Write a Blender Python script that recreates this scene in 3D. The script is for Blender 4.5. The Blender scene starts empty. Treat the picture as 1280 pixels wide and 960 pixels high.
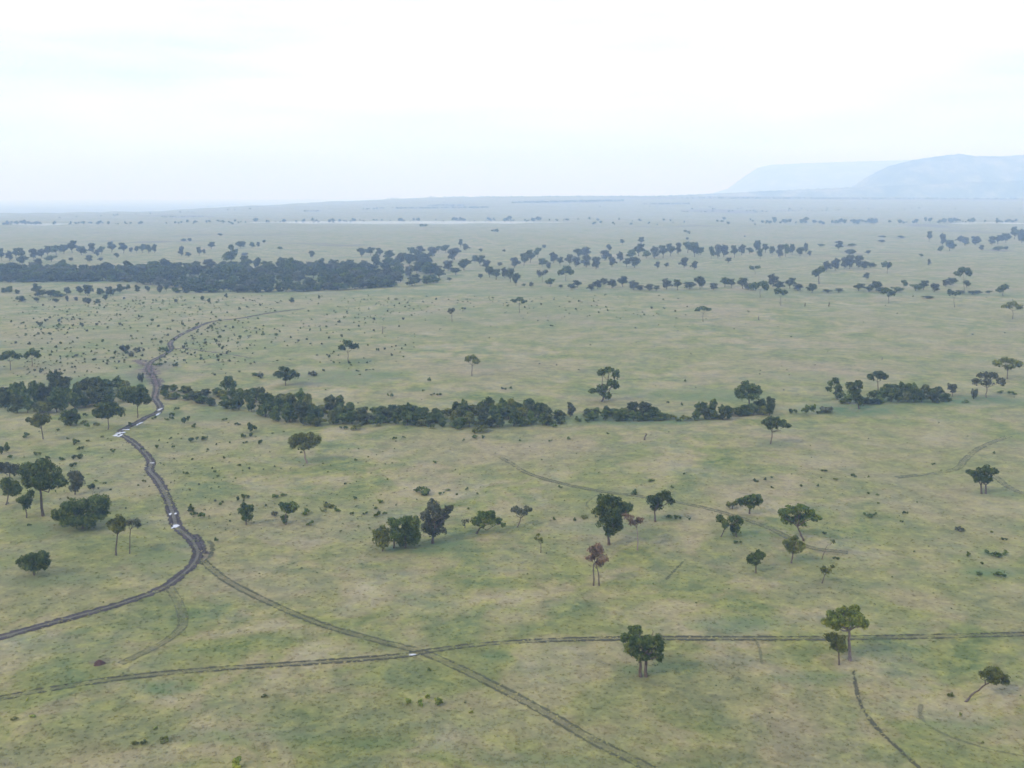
import bpy, math, random
import numpy as np
random.seed(7); RNG = np.random.default_rng(11)
S = bpy.context.scene; COL = S.collection
# ------------------------------------------------------------------ camera, world, sun, exposure
F = 1244.0; EYE = 243.0; H = 80.0                       # focal length in photo pixels, eye-level row, eye height (m)
TH = math.atan((480 - EYE) / F)
cd = bpy.data.cameras.new('camera'); cam = bpy.data.objects.new('camera', cd); COL.objects.link(cam)
cam.location = (0, 0, H); cam.rotation_euler = (math.pi/2 - TH, 0, 0)
cd.sensor_width = 36; cd.lens = 36 * F / 1280; cd.clip_start = 1; cd.clip_end = 120000
S.camera = cam
SUN_EL, SUN_AZ = math.radians(38), math.radians(232)     # azimuth clockwise from +Y: behind and left of the camera
W = bpy.data.worlds.new('World'); S.world = W; W.use_nodes = True
wt = W.node_tree; wn = wt.nodes; wl = wt.links
bg = wn['Background']
sky = wn.new('ShaderNodeTexSky'); sky.sky_type = 'NISHITA'; sky.sun_disc = False
sky.sun_elevation = SUN_EL; sky.sun_rotation = SUN_AZ; sky.air_density = 1.0; sky.dust_density = 2.0
tc = wn.new('ShaderNodeTexCoord'); mp = wn.new('ShaderNodeMapping'); mp.inputs['Scale'].default_value = (1, 1, 7)
nz = wn.new('ShaderNodeTexNoise'); nz.inputs['Scale'].default_value = 2.2; nz.inputs['Detail'].default_value = 6; nz.inputs['Roughness'].default_value = .55
wl.new(tc.outputs['Generated'], mp.inputs[0]); wl.new(mp.outputs[0], nz.inputs['Vector'])
cr = wn.new('ShaderNodeValToRGB'); cr.color_ramp.elements[0].position = .36; cr.color_ramp.elements[1].position = .6
cr.color_ramp.elements[0].color = (.60, .60, .60, 1); cr.color_ramp.elements[1].color = (1, 1, 1, 1)
wl.new(nz.outputs[0], cr.inputs[0])
mx = wn.new('ShaderNodeMixRGB'); mx.inputs[2].default_value = (12.4, 15.1, 21.4, 1)     # thin bright overcast veil
wl.new(cr.outputs[0], mx.inputs[0]); wl.new(sky.outputs[0], mx.inputs[1]); wl.new(mx.outputs[0], bg.inputs[0])
bg.inputs[1].default_value = 0.10
sd = bpy.data.lights.new('sun', 'SUN'); sd.energy = 2.4; sd.angle = math.radians(4); sd.color = (1, .93, .82)
sun = bpy.data.objects.new('sun', sd); COL.objects.link(sun)
sun.rotation_euler = (math.pi/2 - SUN_EL, 0, math.pi - SUN_AZ)
S.view_settings.view_transform = 'Standard'; S.view_settings.look = 'None'; S.view_settings.exposure = 0.0
S.render.engine = 'CYCLES'
S.cycles.filter_width = 1.6
S.cycles.volume_bounces = 3; S.cycles.max_bounces = 8
# ------------------------------------------------------------------ helpers
def tag(o, label=None, cat=None, group=None, kind=None):
    if label: o['label'] = label
    if cat: o['category'] = cat
    if group: o['group'] = group
    if kind: o['kind'] = kind
    return o
def mesh(name, V, Q, mats, midx=None, smooth=True):
    """V (n,3); Q list/array of quads (m,4)"""
    V = np.asarray(V, dtype=np.float32); Q = np.asarray(Q, dtype=np.int32)
    me = bpy.data.meshes.new(name)
    me.vertices.add(len(V)); me.vertices.foreach_set('co', V.ravel())
    me.loops.add(Q.size); me.loops.foreach_set('vertex_index', Q.ravel())
    me.polygons.add(len(Q)); me.polygons.foreach_set('loop_start', np.arange(0, Q.size, 4, dtype=np.int32))
    me.polygons.foreach_set('loop_total', np.full(len(Q), 4, dtype=np.int32))
    for m in mats: me.materials.append(m)
    if midx is not None: me.polygons.foreach_set('material_index', np.asarray(midx, dtype=np.int32))
    me.polygons.foreach_set('use_smooth', np.full(len(Q), smooth))
    me.update(calc_edges=True); me.validate()
    return me
def link(name, me, parent=None, loc=(0,0,0)):
    o = bpy.data.objects.new(name, me); COL.objects.link(o); o.location = loc
    if parent: o.parent = parent
    return o
def sstep(t): t = np.clip(t, 0, 1); return t*t*(3-2*t)
RPX = [-900,-300,0,100,200,300,400,500,560,640,900,1000,1280,1600,2400]
RPY = [270,268,266,265,263,258,253,248.5,246.5,245.3,245,245.6,247.5,248.5,250]
def terr(x, y):
    x = np.asarray(x, dtype=float); y = np.asarray(y, dtype=float)
    und = .45*np.sin(x/31+y/53+1)+.35*np.sin(x/23-y/41)+.5*np.sin(y/77+x/190+2)
    r = np.sqrt(x*x+y*y)
    und = und*(1+sstep((r-900)/2500)*2.0) * sstep((r-20)/60)
    far = sstep((r-700)/900)*(1.6*np.sin(x/170+y/240)+1.2*np.sin(x/260-y/330+2))
    px = 640 + F*x/np.maximum(y, 1)
    R = 5000+2500*sstep((px-100)/500)
    yr = np.interp(px, RPX, RPY)
    hr = 80-R*(yr-EYE)/F
    up = hr*sstep((y-3100)/(R-3100))
    dn = np.maximum(hr-(y-R)*.035, -58)
    swell = np.where(y < R, up, dn)
    return und + far + np.where(y > 3100, swell, 0)
def rayd(px, py):
    a = (px-640)/F; b = (480-py)/F
    return np.array([a, math.cos(TH)+b*math.sin(TH), -math.sin(TH)+b*math.cos(TH)])
def sst(t): t = 0 if t < 0 else (1 if t > 1 else t); return t*t*(3-2*t)
def lin(v, xs, ys):
    if v <= xs[0]: return ys[0]
    for i in range(1, len(xs)):
        if v <= xs[i]: return ys[i-1]+(ys[i]-ys[i-1])*(v-xs[i-1])/(xs[i]-xs[i-1])
    return ys[-1]
def terr1(x, y):                                           # scalar twin of terr()
    sn = math.sin; r = math.hypot(x, y)
    z = (.45*sn(x/31+y/53+1)+.35*sn(x/23-y/41)+.5*sn(y/77+x/190+2))*(1+sst((r-900)/2500)*2.0)*sst((r-20)/60)
    z += sst((r-700)/900)*(1.6*sn(x/170+y/240)+1.2*sn(x/260-y/330+2))
    if y > 3100:
        px = 640+F*x/y; R = 5000+2500*sst((px-100)/500); hr = 80-R*(lin(px, RPX, RPY)-EYE)/F
        z += hr*sst((y-3100)/(R-3100)) if y < R else max(hr-(y-R)*.035, -58)
    return z
def hit(px, py):
    d = [float(v) for v in rayd(px, py)]
    t0 = min((H-9)/max(-d[2], 1e-6), 3100/d[1]); t = t0
    while t < 40000:
        if H+t*d[2] < terr1(t*d[0], t*d[1]): break
        t0 = t; t *= 1.008
    lo, hi = t0, t
    for _ in range(18):
        m = (lo+hi)/2
        if H+m*d[2] < terr1(m*d[0], m*d[1]): hi = m
        else: lo = m
    return np.array([d[0]*hi, d[1]*hi, terr1(d[0]*hi, d[1]*hi)])
def onplane(px, py, Y):
    d = rayd(px, py); t = Y/d[1]; return np.array([d[0]*t, Y, H+d[2]*t])
def pxm(P): return math.hypot(P[1], H-P[2])*.995/F        # metres per photo pixel at point P
# ------------------------------------------------------------------ materials
def newmat(name):
    m = bpy.data.materials.new(name); m.use_nodes = True
    nt = m.node_tree; b = nt.nodes['Principled BSDF']; b.inputs['Roughness'].default_value = .9
    b.inputs['Specular IOR Level'].default_value = .15
    return m, nt, b
def N(nt, kind, **kw):
    n = nt.nodes.new('ShaderNode'+kind)
    for k, v in kw.items():
        if k in n.inputs: n.inputs[k].default_value = v
        else: setattr(n, k, v)
    return n
def noise(nt, scale, detail=4, rough=.55, vec=None, w=None, dist=0):
    n = N(nt, 'TexNoise'); n.inputs['Scale'].default_value = scale; n.inputs['Detail'].default_value = detail
    n.inputs['Roughness'].default_value = rough; n.inputs['Distortion'].default_value = dist
    if vec is not None: nt.links.new(vec, n.inputs['Vector'])
    return n.outputs[0]
def ramp(nt, fac, stops):
    r = N(nt, 'ValToRGB'); e = r.color_ramp.elements
    while len(e) < len(stops): e.new(.5)
    for i, (p, c) in enumerate(stops):
        e[i].position = p; e[i].color = (*c, 1) if hasattr(c, '__len__') else (c, c, c, 1)
    nt.links.new(fac, r.inputs[0]); return r.outputs[0]
def mix(nt, fac, a, b, mode='MIX'):
    m = N(nt, 'MixRGB', blend_type=mode)
    for i, v in enumerate((fac, a, b)):
        if hasattr(v, 'links') : nt.links.new(v, m.inputs[i])
        elif hasattr(v, '__len__'): m.inputs[i].default_value = (*v, 1)
        else: m.inputs[i].default_value = v
    return m.outputs[0]
def math_(nt, op, a, b):
    m = N(nt, 'Math', operation=op)
    for i, v in enumerate((a, b)):
        if hasattr(v, 'links'): nt.links.new(v, m.inputs[i])
        else: m.inputs[i].default_value = v
    return m.outputs[0]
TAN=(.245,.20,.095); PINK=(.24,.182,.108); GREEN=(.095,.122,.036); TEAL=(.095,.128,.058); YELL=(.20,.185,.045); PALE=(.31,.262,.16)
def grass_color(nt, extra=0.0):
    g = N(nt, 'NewGeometry').outputs['Position']
    n1 = noise(nt, .011, 5, .6, g); n2 = noise(nt, .05, 6, .62, g, dist=.6); n3 = noise(nt, .23, 5, .65, g, dist=.4)
    off = N(nt, 'Mapping'); off.inputs['Location'].default_value = (531, 217, 40); nt.links.new(g, off.inputs[0])
    o = off.outputs[0]
    n4 = noise(nt, .09, 5, .6, o); n5 = noise(nt, .02, 4, .6, o); n6 = noise(nt, .75, 6, .75, g)
    c = ramp(nt, n2, [(.34, GREEN), (.46, (.165,.163,.052)), (.54, TAN), (.7, PALE)])
    c = mix(nt, ramp(nt, n4, [(.44, 0.0), (.66, .72)]), c, TEAL)
    c = mix(nt, ramp(nt, n3, [(.46, 0.0), (.68, .65)]), c, YELL)
    c = mix(nt, ramp(nt, n5, [(.47, 0.0), (.66, .6)]), c, PINK)
    c = mix(nt, ramp(nt, n1, [(.40, 0.0), (.64, .5)]), c, (.165,.162,.054))
    # fine tonal speckle of clumps
    v = ramp(nt, n6, [(.27, .60), (.42, .92), (.55, 1.03), (.72, 1.34)])
    c = mix(nt, 1.0, c, v, 'MULTIPLY')
    v2 = ramp(nt, n3, [(.3, .76), (.7, 1.22)])
    c = mix(nt, 1.0, c, v2, 'MULTIPLY')
    # painted-in cover: rich green grass and cast tree shadows, dark bare or scrubby ground (vertex masks with ragged edges)
    for name, col in (('lush_shadow', (.075,.12,.05)), ('bare', (.085,.065,.062))):
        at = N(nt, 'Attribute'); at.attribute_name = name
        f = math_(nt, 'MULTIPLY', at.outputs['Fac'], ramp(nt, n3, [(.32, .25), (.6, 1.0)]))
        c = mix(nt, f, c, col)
    return c, n6, n3
def ground_mat():
    m, nt, b = newmat('savanna_grass'); c, n6, n3 = grass_color(nt)
    nt.links.new(c, b.inputs['Base Color'])
    bp = N(nt, 'Bump'); bp.inputs['Strength'].default_value = .3; bp.inputs['Distance'].default_value = .3
    nt.links.new(math_(nt, 'ADD', n6, n3), bp.inputs['Height']); nt.links.new(bp.outputs[0], b.inputs['Normal'])
    return m
def foliage(name, a, b_, c, sat=1):
    m, nt, b = newmat(name)
    oi = N(nt, 'ObjectInfo'); g = N(nt, 'NewGeometry').outputs['Position']
    col = ramp(nt, noise(nt, .55, 3, .6, g), [(.36, a), (.52, b_), (.68, c)])
    v = ramp(nt, oi.outputs['Random'], [(0, .78), (1, 1.25)])
    col = mix(nt, 1.0, col, v, 'MULTIPLY')
    col = mix(nt, 1.0, col, ramp(nt, noise(nt, 2.6, 2, .6, g), [(.3, .7), (.7, 1.3)]), 'MULTIPLY')
    nt.links.new(col, b.inputs['Base Color'])
    tr = N(nt, 'BsdfTranslucent'); nt.links.new(col, tr.inputs[0])
    ms = N(nt, 'MixShader'); ms.inputs[0].default_value = .38
    nt.links.new(b.outputs[0], ms.inputs[1]); nt.links.new(tr.outputs[0], ms.inputs[2])
    nt.links.new(ms.outputs[0], nt.nodes['Material Output'].inputs[0])
    return m
M = {}
M['ground'] = ground_mat()
M['dark']  = foliage('foliage_dark', (0.039,0.063,0.019), (0.078,0.107,0.027), (0.162,0.177,0.039))
M['green'] = foliage('foliage_green', (0.049,0.081,0.021), (0.097,0.134,0.030), (0.181,0.195,0.039))
M['olive'] = foliage('foliage_olive', (0.072,0.088,0.023), (0.136,0.146,0.032), (0.226,0.220,0.046))
M['yellow']= foliage('foliage_yellow', (0.123,0.163,0.032), (0.246,0.279,0.052), (0.427,0.403,0.074))
M['brown'] = foliage('foliage_rust', (0.129,0.091,0.056), (0.194,0.122,0.075), (0.246,0.183,0.110))
M['grey']  = foliage('foliage_greyish', (0.065,0.076,0.044), (0.097,0.104,0.060), (0.136,0.132,0.081))
M['wood']  = foliage('foliage_woodland', (0.044,0.059,0.023), (0.075,0.091,0.032), (0.129,0.134,0.044))
m, nt, b = newmat('bark'); g = N(nt, 'NewGeometry').outputs['Position']
nt.links.new(ramp(nt, noise(nt, 3.0, 5, .7, g), [(.3, (.05,.037,.028)), (.7, (.15,.115,.09))]), b.inputs['Base Color']); M['bark'] = m
m, nt, b = newmat('pale_bark'); g = N(nt, 'NewGeometry').outputs['Position']
nt.links.new(ramp(nt, noise(nt, 3.0, 5, .7, g), [(.3, (.14,.10,.08)), (.7, (.28,.22,.18))]), b.inputs['Base Color']); M['palebark'] = m
m, nt, b = newmat('red_earth'); g = N(nt, 'NewGeometry').outputs['Position']
nt.links.new(ramp(nt, noise(nt, 2.0, 5, .7, g), [(.3, (.04,.024,.02)), (.7, (.11,.058,.045))]), b.inputs['Base Color']); M['redearth'] = m
def ribbon_mat(name, c1, c2, cover, soft=.5, scale=.7):
    m, nt, b = newmat(name); g = N(nt, 'NewGeometry').outputs['Position']
    nt.links.new(ramp(nt, noise(nt, .35, 5, .65, g), [(.35, c1), (.65, c2)]), b.inputs['Base Color'])
    at = N(nt, 'Attribute'); at.attribute_name = 'edge'      # 1 along the middle, 0 at the edges
    n = noise(nt, scale, 5, .65, g); nl = noise(nt, .05, 3, .6, g)
    s = math_(nt, 'ADD', math_(nt, 'ADD', at.outputs['Fac'], math_(nt, 'MULTIPLY', math_(nt, 'SUBTRACT', n, .5), 3.6)), math_(nt, 'MULTIPLY', math_(nt, 'SUBTRACT', nl, .5), 1.8))
    a = ramp(nt, s, [(.15, 0.0), (.15+soft, cover)])
    tr = N(nt, 'BsdfTransparent'); ms = N(nt, 'MixShader')
    nt.links.new(a, ms.inputs[0]); nt.links.new(tr.outputs[0], ms.inputs[1]); nt.links.new(b.outputs[0], ms.inputs[2])
    nt.links.new(ms.outputs[0], nt.nodes['Material Output'].inputs[0]); return m
M['mud'] = ribbon_mat('wet_mud', (.030,.026,.025), (.065,.052,.048), .95)
M['worn'] = ribbon_mat('worn_grass', (.12,.12,.06), (.19,.17,.095), .42, .6)
M['wornmud'] = ribbon_mat('trodden_earth', (.095,.085,.065), (.15,.135,.105), .8, .6)
M['rut'] = ribbon_mat('grassy_rut', (.055,.062,.03), (.10,.098,.048), .6)
M['rut2'] = ribbon_mat('dark_rut', (.040,.042,.028), (.08,.075,.042), .72)
M['faint'] = ribbon_mat('faint_rut', (.085,.09,.045), (.14,.13,.07), .42)
M['purple'] = ribbon_mat('bare_earth', (.115,.08,.08), (.18,.13,.125), .62, .5, .25)
m, nt, b = newmat('puddle_water'); b.inputs['Base Color'].default_value = (.38,.36,.33,1); b.inputs['Roughness'].default_value = .04
b.inputs['Specular IOR Level'].default_value = 1; b.inputs['IOR'].default_value = 2.2; M['water'] = m
m, nt, b = newmat('hill_scrub'); g = N(nt, 'NewGeometry').outputs['Position']
hc = ramp(nt, noise(nt, .004, 7, .7, g), [(.40, (.035,.05,.03)), (.5, (.085,.10,.06)), (.62, (.24,.22,.15))])
nt.links.new(hc, b.inputs['Base Color']); M['hill'] = m
# ------------------------------------------------------------------ ground sheet
def mask_from(ells):
    out = []
    for (px, py, rx, ry, a) in ells:
        c = hit(px, py); near = hit(px, py+ry); s = pxm(c)
        out.append((c[0], c[1], rx*s, max(abs(near[1]-c[1]), 1.0), a))
    return out
LUSH_SHADOW = mask_from([(210,860,34,9,.8),(800,838,30,8,.7),(850,832,40,5,.5),(1020,848,60,9,.6),(1090,815,28,7,.7),(1240,716,34,6,.8),(1243,693,18,4,.7),(520,686,50,6,.9),  # rich green growth, plus cast shadows painted on the grass beside single trees
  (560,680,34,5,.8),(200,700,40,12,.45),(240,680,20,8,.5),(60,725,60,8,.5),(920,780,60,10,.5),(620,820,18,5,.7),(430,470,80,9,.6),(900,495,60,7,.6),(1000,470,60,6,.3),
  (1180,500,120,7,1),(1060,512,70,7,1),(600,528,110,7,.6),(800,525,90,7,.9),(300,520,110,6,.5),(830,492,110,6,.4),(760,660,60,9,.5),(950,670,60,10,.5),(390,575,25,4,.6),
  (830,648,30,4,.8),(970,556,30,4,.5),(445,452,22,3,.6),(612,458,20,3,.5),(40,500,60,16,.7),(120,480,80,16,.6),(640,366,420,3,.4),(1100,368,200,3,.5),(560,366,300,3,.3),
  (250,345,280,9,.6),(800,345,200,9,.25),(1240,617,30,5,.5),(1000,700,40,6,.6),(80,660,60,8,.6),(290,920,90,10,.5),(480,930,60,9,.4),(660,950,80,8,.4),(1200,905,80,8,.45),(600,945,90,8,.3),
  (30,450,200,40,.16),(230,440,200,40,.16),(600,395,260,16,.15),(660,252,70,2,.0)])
BARE = mask_from([(187,302,24,1.6,.9),(237,301,9,1.6,.8),(130,301,22,1,.6),(85,303,14,.8,.5),(380,304,30,1.2,.5),(430,307,30,1,.6),(290,293,90,1,.35),(130,291,80,1,.3),(1050,307,14,1.2,.6),
  (1125,297,10,1,.6),(1065,317,8,1.5,.6),(1000,297,30,.8,.4),(1170,284,20,.8,.8),(1215,290,30,.8,.5),(1248,313,14,1.4,.7),(1110,315,14,.8,.5),(990,318,40,1,.3),(850,283,90,.7,.7),
  (900,265,40,.7,.8),(975,263,40,.7,.6),(560,259,55,1.2,.8),(570,256,25,1.2,.6),(700,252.5,70,1.6,.9),(830,255,24,.8,.8),(240,271,28,.8,.8),(392,264,14,.6,.7),(200,270,20,.6,.5),
  (420,250.5,90,1.0,.8),(320,257.5,22,.8,.8),(600,246.5,110,.8,.5),(900,247,150,.9,.8),(1150,249,150,.9,.8),(1000,246,150,.8,.6),(340,251,10,.5,.5),(470,247.6,10,.5,.5),
  (1040,183*1.0+137,8,1,.4),(190,462,22,10,.55),(125,827,12,4,.8),(257,695,12,5,.6),(600,400,60,1,.25),(380,480,30,2,.4),(340,457,30,2,.35),(1050,690,30,1.2,.5)])
def masks(x, y):
    res = []
    for E in (LUSH_SHADOW, BARE):
        m = np.zeros_like(x)
        for (cx, cy, rx, ry, a) in E:
            d = ((x-cx)/rx)**2+((y-cy)/ry)**2
            m = np.maximum(m, a*np.clip(1.25-d*.75, 0, 1) if E is LUSH_SHADOW else a*np.clip(1.6-d, 0, 1))
        res.append(np.clip(m, 0, 1))
    return res
def add_attr(me, name, vals):
    at = me.attributes.new(name, 'FLOAT', 'POINT'); at.data.foreach_set('value', np.asarray(vals, dtype=np.float32))
def ground():
    r = np.concatenate([np.linspace(1, 90, 14), np.geomspace(92, 30000, 620)])
    dense = np.linspace(-38, 38, 400)
    a = np.radians(np.concatenate([dense, np.linspace(38, 322, 46)[1:-1]]))
    A, R = np.meshgrid(a, r); x = R*np.sin(A); y = R*np.cos(A); z = terr(x, y)
    nr, na = x.shape
    i = np.arange(nr-1)[:, None]*na; j = np.arange(na)[None, :]; j2 = (j+1) % na
    Q = np.stack([i+j, i+j2, i+na+j2, i+na+j], -1).reshape(-1, 4)
    V = np.stack([x, y, z], -1).reshape(-1, 3)
    # closing cap below the eye
    me = mesh('ground', V, Q[:, ::-1], [M['ground']])
    l, d = masks(V[:, 0].astype(float), V[:, 1].astype(float)); add_attr(me, 'lush_shadow', l); add_attr(me, 'bare', d)
    tag(link('ground', me), kind='structure')
ground()
# ------------------------------------------------------------------ hills
def hill(name, crest, D, foot, depth, label_noise, zb):
    xs = np.array([c[0] for c in crest], float); ys = np.array([c[1] for c in crest], float)
    pxs = np.linspace(xs[0], xs[-1], 260); cy = np.interp(pxs, xs, ys)
    rows = np.concatenate([np.linspace(0, 1, 30), np.linspace(1.1, 2.0, 8)])
    rg = np.random.default_rng(label_noise)
    ph = rg.uniform(0, 6, 12); V = []
    for t in rows:
        Y = foot+(D-foot)*t if t <= 1 else D+depth*(t-1)
        top = H+(EYE-cy)*D/F
        prof = sstep(t) if t <= 1 else 1-.25*(t-1)
        g = sum(np.sin(pxs*k/14*1.3+ph[k]+t*3*math.sin(ph[k+1]))/(k+1) for k in range(1, 9))
        zz = zb+(top-zb)*(prof*(1+.10*g*(prof*(1-prof))*2)) + (4*np.sin(pxs*.9+ph[2])+3*np.sin(pxs*2.3+ph[3]))*prof*.5
        zz = np.where(t == 0, zb-40, zz)
        V.append(np.stack([(pxs-640)/F*max(D, Y), np.full_like(pxs, Y), zz], -1))
    V = np.array(V); nr, na = V.shape[:2]
    i = np.arange(nr-1)[:, None]*na; j = np.arange(na-1)[None, :]
    Q = np.stack([i+j, i+j+1, i+na+j+1, i+na+j], -1).reshape(-1, 4)
    tag(link(name, mesh(name, V.reshape(-1, 3), Q, [M['hill']])), kind='structure')
hill('far_escarpment', [(860,246),(885,242),(905,236),(925,221),(940,211),(955,207.5),(1000,205.5),(1060,203.5),(1120,202),(1300,201),(1700,203),(1900,206)], 15500, 12800, 2500, 1, -20)
hill('escarpment', [(1020,246),(1046,239),(1060,232),(1076,221),(1100,209),(1130,201.5),(1165,196.5),(1185,194.5),(1200,197),(1240,197.5),(1280,194),(1400,190),(1600,192),(1900,196)], 8900, 7900, 1200, 2, -20)
hill('low_ridge', [(760,246.5),(840,244),(900,241.5),(960,238.5),(1040,235),(1120,231.5),(1180,229),(1280,225.5),(1500,223),(1900,226)], 8000, 7600, 300, 3, -20)
# ------------------------------------------------------------------ tracks
def smooth_line(pts, step=1.5):
    P = np.array([hit(*p)[:2] for p in pts]); out = []
    P = np.vstack([2*P[0]-P[1], P, 2*P[-1]-P[-2]])
    for i in range(1, len(P)-2):
        n = max(2, int(np.linalg.norm(P[i+1]-P[i])/step))
        for t in np.linspace(0, 1, n, endpoint=False):
            p0, p1, p2, p3 = P[i-1:i+3]
            out.append(.5*((2*p1)+(-p0+p2)*t+(2*p0-5*p1+4*p2-p3)*t*t+(-p0+3*p1-3*p2+p3)*t**3))
    out.append(P[-2]); return np.array(out)
def ribbon(name, L, off, w, mat, parent, lift, seed=0):
    T = np.gradient(L, axis=0); T /= np.linalg.norm(T, axis=1)[:, None]+1e-9
    Nn = np.stack([-T[:, 1], T[:, 0]], 1); rg = np.random.default_rng(seed)
    s = np.arange(len(L)); wob = .16*np.sin(s/13.3+seed)+.08*np.sin(s/4.7+seed*2)
    us = [-1, -.5, 0, .5, 1]; V = []; E = []
    for u in us:
        q = L+Nn*(off+wob[:, None]*.5+u*w/2)
        z = terr(q[:, 0], q[:, 1])+lift+np.hypot(q[:, 0], q[:, 1])*.00018
        V.append(np.stack([q[:, 0], q[:, 1], z], 1)); E.append(np.full(len(L), 1-abs(u)))
    V = np.array(V).transpose(1, 0, 2); E = np.array(E).T; n, k = V.shape[:2]
    i = np.arange(n-1)[:, None]*k; j = np.arange(k-1)[None, :]
    Q = np.stack([i+j, i+j+1, i+k+j+1, i+k+j], -1).reshape(-1, 4)
    me = mesh(name, V.reshape(-1, 3), Q[:, ::-1], [mat]); add_attr(me, 'edge', E.ravel())
    return link(name, me, parent)
def track(name, pts, wide, rut_w, gauge, m_wide, m_rut, seed):
    L = smooth_line(pts)
    t = ribbon(name, L, 0, wide, m_wide, None, .03, seed); tag(t, kind='structure')
    if rut_w:
        for s_ in (-1, 1): ribbon('wheel_rut', L, s_*gauge/2, rut_w, m_rut, t, .05, seed+s_)
    return t
track('dirt_track', [(-60,812),(0,797),(50,783),(105,768),(150,755),(200,737),(228,718),(243,703),(247,690),(240,676),(228,665),(220,657),(215,640),(207,618),(197,600),(187,588),(189,578),
  (180,565),(165,552),(152,544),(149,540),(160,534),(174,527),(184,521),(195,517),(200,512),(199,506),(193,498)], 3.4, 1.15, 1.75, M['wornmud'], M['mud'], 1)
track('dirt_track', [(193,498),(196,484),(192,472),(186,462),(190,452),(203,445),(214,437),(213,429),(224,420),(245,410),(266,402),(300,398),(340,391),(380,386)], 4.0, 1.2, 2.0, M['purple'], M['rut2'], 4)
track('earth_track', [(214,436),(235,436),(255,439),(285,443),(315,448)], 2.6, 0, 0, M['purple'], None, 5)
track('earth_track', [(250,458),(290,452),(330,455),(360,452)], 2.2, 0, 0, M['worn'], None, 6)
track('bare_earth', [(170,450),(180,456),(186,462),(190,470),(198,482)], 9, 0, 0, M['purple'], None, 8)
track('grassy_track', [(-80,888),(0,873),(60,862),(150,848),(250,838),(400,828),(500,820),(530,815),(600,806),(700,800),(800,798),(900,798),(1000,798),(1100,797),(1200,795),(1280,793),(1360,791)], 2.5, .85, 1.35, M['worn'], M['rut2'], 11)
track('grassy_track', [(252,700),(270,716),(290,730),(340,755),(400,780),(450,795),(500,808),(530,816),(580,838),(620,858),(680,890),(740,925),(790,950),(860,985)], 2.9, .75, 1.6, M['worn'], M['rut'], 14)
track('faint_track', [(150,830),(180,816),(205,803),(224,788),(229,775),(222,752),(212,735)], 2.4, .6, 1.5, M['worn'], M['faint'], 17)
track('game_path', [(1066,838),(1070,860),(1075,880),(1090,904),(1110,925),(1135,948),(1165,975)], .9, 0, 0, M['rut2'], None, 19)
track('game_path', [(1150,880),(1152,900),(1180,918),(1230,935),(1300,950)], .9, 0, 0, M['faint'], None, 20)
track('faint_track', [(625,572),(640,580),(660,592),(700,604),(750,614),(830,625),(900,640),(960,660),(1010,684),(1060,691)], 2.2, .8, 1.4, M['worn'], M['faint'], 21)
track('faint_track', [(1120,597),(1190,588),(1207,574),(1225,560),(1262,545)], 2.6, .6, 1.6, M['worn'], M['faint'], 23)
track('faint_track', [(1244,596),(1262,610),(1290,622)], 2.4, .6, 1.6, M['worn'], M['faint'], 25)
track('game_path', [(833,725),(845,712),(857,700)], .9, 0, 0, M['rut'], None, 26)
track('game_path', [(740,640),(733,630),(742,622),(752,616)], .9, 0, 0, M['faint'], None, 27)
track('game_path', [(945,800),(950,815),(952,830)], .7, 0, 0, M['faint'], None, 28)
track('faint_track', [(262,676),(266,685),(264,694),(254,704)], 1.4, 0, 0, M['rut'], None, 29)
track('faint_track', [(245,668),(252,680),(256,692),(262,690)], 2.0, 0, 0, M['mud'], None, 30)
def puddle(px, py, rx, ry, label):
    c = hit(px, py); s = pxm(c); a = rx*s; b = max(abs(hit(px, py+ry)[1]-c[1]), .3); rg = random.Random(px*7+py)
    n = 24; ph = [rg.uniform(0, 6) for _ in range(4)]; V = [(0, 0, 0)]
    for k in range(n):
        t = k/n*2*math.pi; r = 1+.22*math.sin(2*t+ph[0])+.14*math.sin(3*t+ph[1])+.1*math.sin(5*t+ph[2])
        V.append((a*r*math.cos(t), b*r*math.sin(t), 0))
    for k in range(n): V.append((V[k+1][0]*1.12, V[k+1][1]*1.12, -.05))
    Q = [(0, 1+k, 1+(k+1) % n, 1+(k+1) % n) for k in range(0)]
    Q += [(0, 1+k, 2+k, 1+(k+2) % n) for k in range(0, n, 2)]
    Q += [(1+k, 1+n+k, 1+n+(k+1) % n, 1+(k+1) % n) for k in range(n)]
    o = link('puddle', mesh('puddle', V, Q, [M['water']], smooth=False), None, (c[0], c[1], c[2]+.16)); tag(o, kind='structure')
for p in [(144.5,544.5,2.2,1.4),(150,544.8,2.2,1.4),(153,541,3.2,.7),(158,537.5,3.6,.6),(148,542,3,.6),(174,530,1.8,1.6),(197.5,518,1.5,1.6),(200,512,1.2,1.6),(213,643,1.4,1.2),(219.5,642.5,1.2,1.1),
          (220,658,4.2,1.5),(216,660,1.5,1.0),(190,579,2.5,.5),(515,819,3.5,.2)]: puddle(*p, '')
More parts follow.
